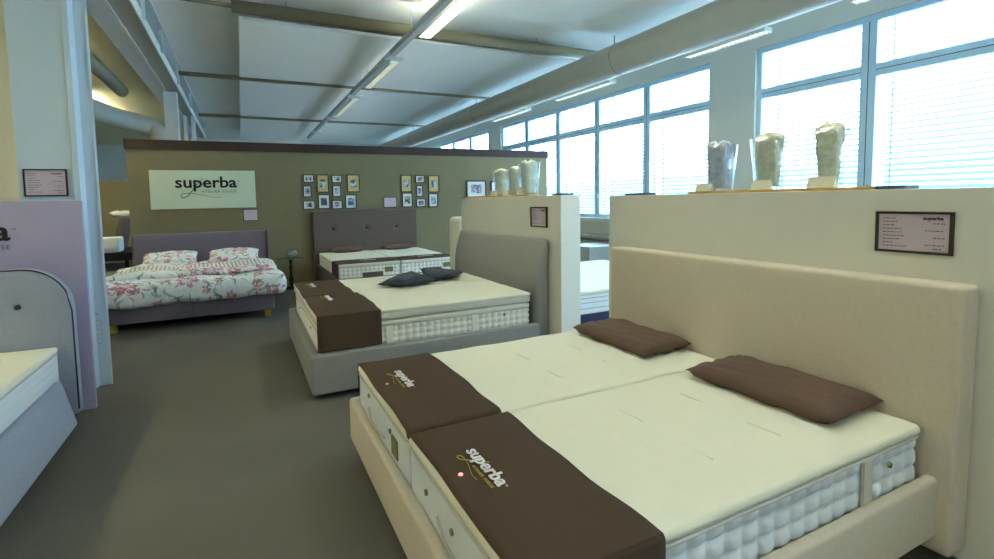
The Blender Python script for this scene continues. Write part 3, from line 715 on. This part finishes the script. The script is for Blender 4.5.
cushion('pillow', 'floral pillow on the mauve bed, nearest the little round table', (-.15, 8.85, .665), (.76, .44, .18), math.radians(-2), 'floral', 'floral pillows', tilt=math.radians(18), seed=6)

# round glass table and the glass bowl on it
t = thing('side_table', 'small round glass-topped table on a black turned pedestal', 'side table', (.79, 9.62, 0))
bm = bmesh.new(); lathe(bm, [(.235, 0), (.24, .006), (.235, .012)], (.79, 9.62, .563), 36); obj('table_top', bm, 'tglass', t, True)
bm = bmesh.new(); lathe(bm, [(.03, .03), (.028, .12), (.045, .17), (.028, .22), (.022, .34), (.034, .40), (.022, .45), (.03, .52), (.07, .562)], (.79, 9.62, 0), 20); obj('pedestal', bm, 'black', t, True)
bm = bmesh.new(); lathe(bm, [(.15, 0), (.155, .012), (.06, .035), (.03, .05)], (.79, 9.62, 0), 28); obj('foot', bm, 'black', t, True)
bm = bmesh.new(); lathe(bm, [(.05, 0), (.10, .02), (.125, .07), (.115, .12), (.075, .16), (.07, .155), (.108, .115), (.117, .07), (.09, .028), (.02, .012)], (.83, 9.62, .576), 28)
tag(obj('glass_bowl', bm, 'vase', smooth=True), 'round clear glass bowl on the small pedestal table', 'bowl')

# ================================================================= blue-grey bed at the left edge and the lilac board
t = thing('upholstered_bed', 'blue-grey upholstered bed cut off by the left picture edge', 'bed', (-2.1, 3.3, 0))
def flare(p):
    k = max(0, (.36-p.z)/.26); x = p.x+.13*k*(1 if p.x > -2.1 else -1); y = p.y-.2*k*(1 if p.y > 3.9 else 0); return (x, y, p.z)
obj('side_rail', rbox((-1.30, 2.2, .10), (-1.225, 4.30, .365), .016, .2, shape=flare), 'blueg', t, True)
obj('side_rail', rbox((-3.15, 2.2, .10), (-3.075, 4.30, .365), .016, .2, shape=flare), 'blueg', t, True)
obj('foot_rail', rbox((-3.12, 2.17, .11), (-1.25, 2.25, .36), .016, .2), 'blueg', t, True)
obj('bed_base', B((-3.0, -1.36, 2.3, 4.3, .08, .33)), 'black', t)
def hb4(p):
    z = p.z
    for xe, sgn in ((-1.165, 1), (-3.19, -1)):
        d = (xe-p.x)*sgn
        if d < .28: k = 1-d/.28; z = .1+(z-.1)*(1-.30*(1-math.sqrt(max(0, 1-k*k)))) if z > .1 else z
    return (p.x, p.y, z)
obj('headboard', rbox((-3.19, 4.42, .06), (-1.165, 4.52, 1.17), .03, (.04, .05, .05), lambda p, n: (-.02*math.exp(-((p.x+1.475)**2+(p.z-.90)**2)/.0012) if n.y < -.6 else 0), shape=hb4), 'blueg', t, True)
pts = []
for k in range(60):
    x = -3.19+2.025*k/59; q = hb4(Vector((x, 4.425, 1.165))); pts.append((min(max(q[0], -3.187), -1.170), 4.425, q[2]))
pts = [(-3.187, 4.425, .1)]+pts+[(-1.170, 4.425, .1)]
bm = bmesh.new(); tube(bm, pts, .005, 8); obj('piping', bm, 'piping', t, True)
bm = bmesh.new(); tube(bm, [(-1.475, 4.43, .90), (-1.475, 4.415, .90)], .018, 12); obj('button', bm, 'piping', t, True)
mm = mattress('white mattress on the blue-grey bed at the left picture edge', -3.05, -1.262, 2.28, 4.40, .335, .595, None, False)
bm = bmesh.new()
for z in (.40, .45, .50):
    tube(bm, [(-1.262, 2.33, z), (-1.262, 4.35, z)], .003, 6)
obj('border_seam', bm, 'side', mm, True)
t = thing('advertising_board', 'lilac display board behind the blue-grey bed, beside the white column', 'display board', (-2.1, 4.68, 0))
obj('panel', bevel(B((-3.3, -1.124, 4.66, 4.70, 0.0, 1.655)), .004), 'purple', t)
logo(t, (-2.275, 4.658, 1.372), (1, 0, 0), (0, 0, 1), .715, 'inkdark', 'inkgrey', .003)
vb = bmesh.new(); tube(vb, [(-1.135, 4.66, .07), (-1.135, 4.652, .07)], .008, 10); obj('screw', vb, 'chrome', t)
price_card('framed lilac price sign on the white column at the left', (-1.622, 5.186, 1.928), (1, 0, 0), .29, .228, (0, -1, 0))

# ================================================================= on the olive wall
t = thing('wall_sign', 'long pale wall sign with dark lettering on the olive wall', 'sign', (-.6, 10.09, 1.88))
obj('sign_board', bevel(B((-1.45, .255, 10.078, 10.098, 1.54, 2.235)), .003), 'signboard', t)
logo(t, (-1.06, 10.076, 1.925), (1, 0, 0), (0, 0, 1), 1.0, 'inkdark', 'inkgrey', .003, .006)
price_card('lilac price sign below the corner of the long wall sign', (.02, 10.098, 1.51), (1, 0, 0), .26, .225, (0, -1, 0), 'price signs on the olive wall', False)
price_card('lilac price sign above the tufted headboard, between the picture clusters', (2.75, 10.098, 1.695), (1, 0, 0), .285, .22, (0, -1, 0), 'price signs on the olive wall', False)
PIC = [(1.14, 2.02, 1.33, 2.16, 0), (1.40, 1.82, 1.61, 2.16, 1), (1.69, 2.01, 1.88, 2.15, 0), (2.0, 1.82, 2.24, 2.16, 1), (1.13, 1.73, 1.27, 1.94, 0), (1.70, 1.73, 1.85, 1.94, 0),
       (1.41, 1.49, 1.62, 1.76, 0), (1.95, 1.48, 2.16, 1.75, 0), (1.12, 1.485, 1.33, 1.64, 0), (1.68, 1.48, 1.87, 1.64, 0), (3.15, 1.81, 3.38, 2.16, 1), (3.48, 2.01, 3.68, 2.15, 0),
       (3.78, 1.80, 4.02, 2.15, 1), (3.5, 1.71, 3.63, 1.93, 0), (3.17, 1.48, 3.38, 1.77, 0), (3.49, 1.48, 3.69, 1.64, 0), (3.78, 1.47, 3.98, 1.75, 0), (4.71, 1.66, 5.2, 2.04, 0), (5.34, 1.77, 5.81, 2.02, 0)]
PL = ['small wide picture, top left corner of the bigger cluster', 'tall beige-mounted picture, left one in the bigger cluster', 'small wide picture in the top row between the two beige-mounted ones, bigger cluster',
      'tall beige-mounted picture, right end of the bigger cluster', 'small upright picture in the middle of the left column, bigger cluster', 'small upright picture at mid height in the third column, bigger cluster',
      'tall white-mounted picture in the bottom row, second column, bigger cluster', 'tall white-mounted picture, bottom right of the bigger cluster', 'small wide picture, bottom left corner of the bigger cluster',
      'small wide picture in the bottom row, third column, bigger cluster', 'tall beige-mounted picture, top left of the smaller cluster', 'small wide picture, top middle of the smaller cluster',
      'tall beige-mounted picture, top right of the smaller cluster', 'small upright picture, centre of the smaller cluster', 'tall white-mounted picture, bottom left of the smaller cluster',
      'small wide picture, bottom middle of the smaller cluster', 'tall white-mounted picture, bottom right of the smaller cluster', 'larger wide picture alone on the olive wall above the far partition', 'wide picture on the olive wall half hidden behind the glass vases']
TON = [(60, 70, 90), (50, 80, 120), (50, 60, 60), (60, 70, 90), (70, 60, 90), (110, 80, 100)]
for i, (x0, z0, x1, z1, k) in enumerate(PIC):
    t = thing('picture_frame', PL[i], 'picture', ((x0+x1)/2, 10.098, (z0+z1)/2), 'framed pictures on the olive wall')
    f = .016 if i < 17 else .028; y0, y1 = 10.07, 10.099; x0 -= .01; x1 += .01; z0 -= .01; z1 += .01
    obj('frame', BB(.003, (x0, x1, y0, y1, z1-f, z1), (x0, x1, y0, y1, z0, z0+f), (x0, x0+f, y0, y1, z0+f, z1-f), (x1-f, x1, y0, y1, z0+f, z1-f)), 'frame', t)
    obj('mount', B((x0+f, x1-f, y0+.014, y1-.004, z0+f, z1-f)), 'matbeige' if k else 'matwhite', t)
    w, h = x1-x0, z1-z0; q = .28 if k else .24
    obj('print', B((x0+w*q, x1-w*q, y0+.011, y0+.014, z0+h*q, z1-h*q)), photo_print('print_%d' % i, i, TON[i % 6]), t)

# ================================================================= on the partitions
price_card('framed lilac price sign on the near partition above the cream headboard', (2.7485, 1.256, 1.508), (0, -1, 0), .277, .188, (-1, 0, 0))
price_card('framed lilac price sign on the farther partition above the grey headboard', (2.7485, 4.29, 1.515), (0, -1, 0), .29, .205, (-1, 0, 0))
tag(obj('shelf_board', bevel(B((2.79, 2.95, 1.30, 2.38, 1.612, 1.628)), .003), 'oak'), 'oak board on top of the near partition', 'shelf board', 'shelf boards on the partitions')
tag(obj('shelf_board', bevel(B((2.79, 2.95, 4.44, 6.0, 1.63, 1.646)), .003), 'oak'), 'oak board on top of the farther partition', 'shelf board', 'shelf boards on the partitions')
for y0, y1, z, l in ((1.18, 1.295, 1.612, 'thin dark box on the near partition, at the end of the oak board'), (2.8, 2.99, 1.612, 'thin dark box on the near partition, at its far end'), (3.83, 4.0, 1.63, 'thin dark box on the farther partition, at its near end')):
    tag(obj('flat_box', BB(.004, (2.80, 2.94, y0, y1, z, z+.018)), 'charcoal'), l, 'box', 'thin dark boxes on the partitions')
def vase(label, cy, z, w0, w1, h, fill, group, cx=2.87, seed=0, lab=True):
    t = thing('glass_vase', label, 'vase', (cx, cy, z), group)
    th = .006; bm = bmesh.new(); n = 24
    def ring(w, zz, e=5.):
        out = []
        for k in range(n):
            a = 2*math.pi*(k+.5)/n; c, s = math.cos(a), math.sin(a); q = (abs(c)**e+abs(s)**e)**(-1/e)
            out.append(bm.verts.new((cx+w*.42*c*q*1.0, cy+w/2*s*q, z+zz)))
        return out
    R = [ring(w0, 0), ring(w0+(w1-w0)*.5, h*.5), ring(w1, h), ring(w1-2*th, h), ring(w0+(w1-w0)*.5-2*th, h*.5), ring(w0-2*th, .012)]
    for a, b in zip(R, R[1:]):
        for k in range(n): bm.faces.new((a[k], a[(k+1) % n], b[(k+1) % n], b[k]))
    bm.faces.new(R[0][::-1]); bm.faces.new(R[-1]); obj('glass', bm, 'vase', t, True)
    bm = bmesh.new(); n = 28; rows = []; lv = 22
    for j in range(lv):
        f = j/(lv-1); zz = .016+(h*1.02)*f; w = (w0+(w1-w0)*min(1, f))-2*th-.012; 
        if f > .93: w *= math.sqrt(max(0.05, 1-((f-.93)/.075)**2))
        row = []
        for k in range(n):
            a = 2*math.pi*k/n; c, s = math.cos(a), math.sin(a); q = (abs(c)**4+abs(s)**4)**(-.25)
            g = .97-.03*math.sin(f*14+seed+2*math.sin(a+seed))*math.cos(a*2+seed)-.02*math.sin(a*5+f*20)
            row.append(bm.verts.new((cx+w*.40*c*q*g, cy+w*.47*s*q*g, z+zz+.014*math.sin(a*3+seed)*(f > .8))))
        rows.append(row)
    for a, b in zip(rows, rows[1:]):
        for k in range(n): bm.faces.new((a[k], a[(k+1) % n], b[(k+1) % n], b[k]))
    bm.faces.new(rows[0][::-1]); bm.faces.new(rows[-1]); obj('filling', bm, fill, t, True)
def card(label, y, z, w, h, group, x=2.80):
    bm = bmesh.new(); v = [bm.verts.new(p) for p in ((x-.008, y-w/2, z), (x-.008, y+w/2, z), (x+.008, y+w/2, z+h), (x+.008, y-w/2, z+h), (x+.03, y-w/2, z), (x+.03, y+w/2, z))]
    for f in ((0, 3, 2, 1), (4, 5, 2, 3), (0, 1, 5, 4), (0, 4, 3), (1, 2, 5)): bm.faces.new([v[i] for i in f])
    bmesh.ops.recalc_face_normals(bm, faces=bm.faces[:])
    tag(obj('name_card', bm, 'card'), label, 'card', group)
G1, G2 = 'vases on the near partition', 'vases on the farther partition'
vase('glass vase with grey fibre filling, shortest, in front of the window pier', 2.195, 1.628, .135, .185, .295, 'stuffgrey', G1, seed=1)
vase('glass vase with beige filling, middle one on the near partition', 1.865, 1.628, .125, .18, .305, 'stuffing', G1, seed=3)
vase('glass vase with beige filling, tallest, nearest the big windows', 1.54, 1.628, .11, .16, .315, 'stuffing', G1, seed=5)
vase('glass vase with dark beige filling, farthest of the three on the farther partition', 5.14, 1.646, .16, .215, .29, 'stuffing', G2, seed=2)
vase('glass vase with pale filling, middle one on the farther partition', 4.81, 1.646, .16, .215, .295, 'stuffpale', G2, seed=4)
vase('glass vase with pale filling, tallest on the farther partition', 4.525, 1.646, .17, .225, .345, 'stuffpale', G2, seed=6)
GC = 'name cards in front of the vases'
card('white name card before the grey-filled vase', 2.26, 1.628, .125, .05, GC); card('white name card before the middle vase on the near partition', 1.87, 1.628, .115, .055, GC); card('white name card before the tallest vase on the near partition', 1.54, 1.628, .135, .06, GC)
card('white name card before the farthest vase on the farther partition', 5.24, 1.646, .13, .06, GC); card('white name card before the middle vase on the farther partition', 4.93, 1.646, .13, .06, GC); card('white name card before the tallest vase on the farther partition', 4.60, 1.646, .13, .08, GC)
# upright padded roll behind the far end of the farther partition
tag(obj('padded_panel', rbox((2.74, 6.25, 0), (3.2, 6.55, 1.36), .07, .1), 'top', None, True), 'white upright padded panel just beyond the farther partition', 'padded panel')

# ================================================================= window side, seen through the gap
t = thing('box_spring_bed', 'dark blue based bed glimpsed between the two partitions', 'bed', (4.2, 4.9, 0))
obj('base', rbox((3.02, 4.02, .10), (5.15, 5.95, .36), .02, .3), 'navy', t, True)
for x, y in ((3.15, 4.15), (5.0, 4.15), (3.15, 5.8), (5.0, 5.8)): obj('leg', B((x-.03, x+.03, y-.03, y+.03, 0, .11)), 'black', t)
t = mattress('white mattress on the dark blue base seen through the gap', 3.04, 5.12, 4.03, 5.93, .365, .625, None, False)
bm = bmesh.new()
for z in (.43, .49, .54): tube(bm, [(3.08, 4.028, z), (5.08, 4.028, z)], .004, 6)
obj('border_seam', bm, 'tape', t, True)
tag(obj('storage_box', BB(.01, (6.2, 6.9, 7.6, 8.3, 0, .62)), 'galv'), 'grey box standing by the radiator, behind the gap', 'box')
t = thing('radiator', 'low radiator with grey cover shelf under the windows', 'radiator', (7.45, 5, 0))
obj('cover_shelf', BB(.005, (7.3, 7.6, -3.8, 20, .66, .74)), 'galv', t)
obj('radiator_body', B((7.42, 7.58, -3.8, 20, .12, .60)), 'white', t)

# ================================================================= far left aisle
t = thing('adjustable_bed', 'distant bed with raised brown backrest at the end of the left aisle', 'bed', (-3.3, 15.6, 0))
obj('bed_frame', B((-4.6, -2.55, 14.6, 16.5, .25, .45)), 'black', t)
bm = rbox((-.06, 0, 0), (.06, 1.2, .9), .04, .2); 
for v in bm.verts: v.co = Matrix.Rotation(math.radians(14), 4, 'Y') @ v.co+Vector((-3.05, 15.2, .45))
obj('backrest', bm, 'taupe', t, True)
for x in (-4.5, -2.7): 
    for y in (14.7, 16.4): obj('leg', B((x-.04, x+.04, y-.04, y+.04, 0, .26)), 'black', t)
tag(obj('mattress', rbox((-4.6, 14.6, .46), (-2.82, 15.15, .84), .05, .3), 'side', None, True), 'white mattress of the distant bed in the left aisle', 'mattress')
cushion('pillow', 'white pillow on top of the raised brown backrest, left aisle', (-2.9, 15.75, 1.33), (.62, .45, .16), math.radians(20), 'top', seed=2)
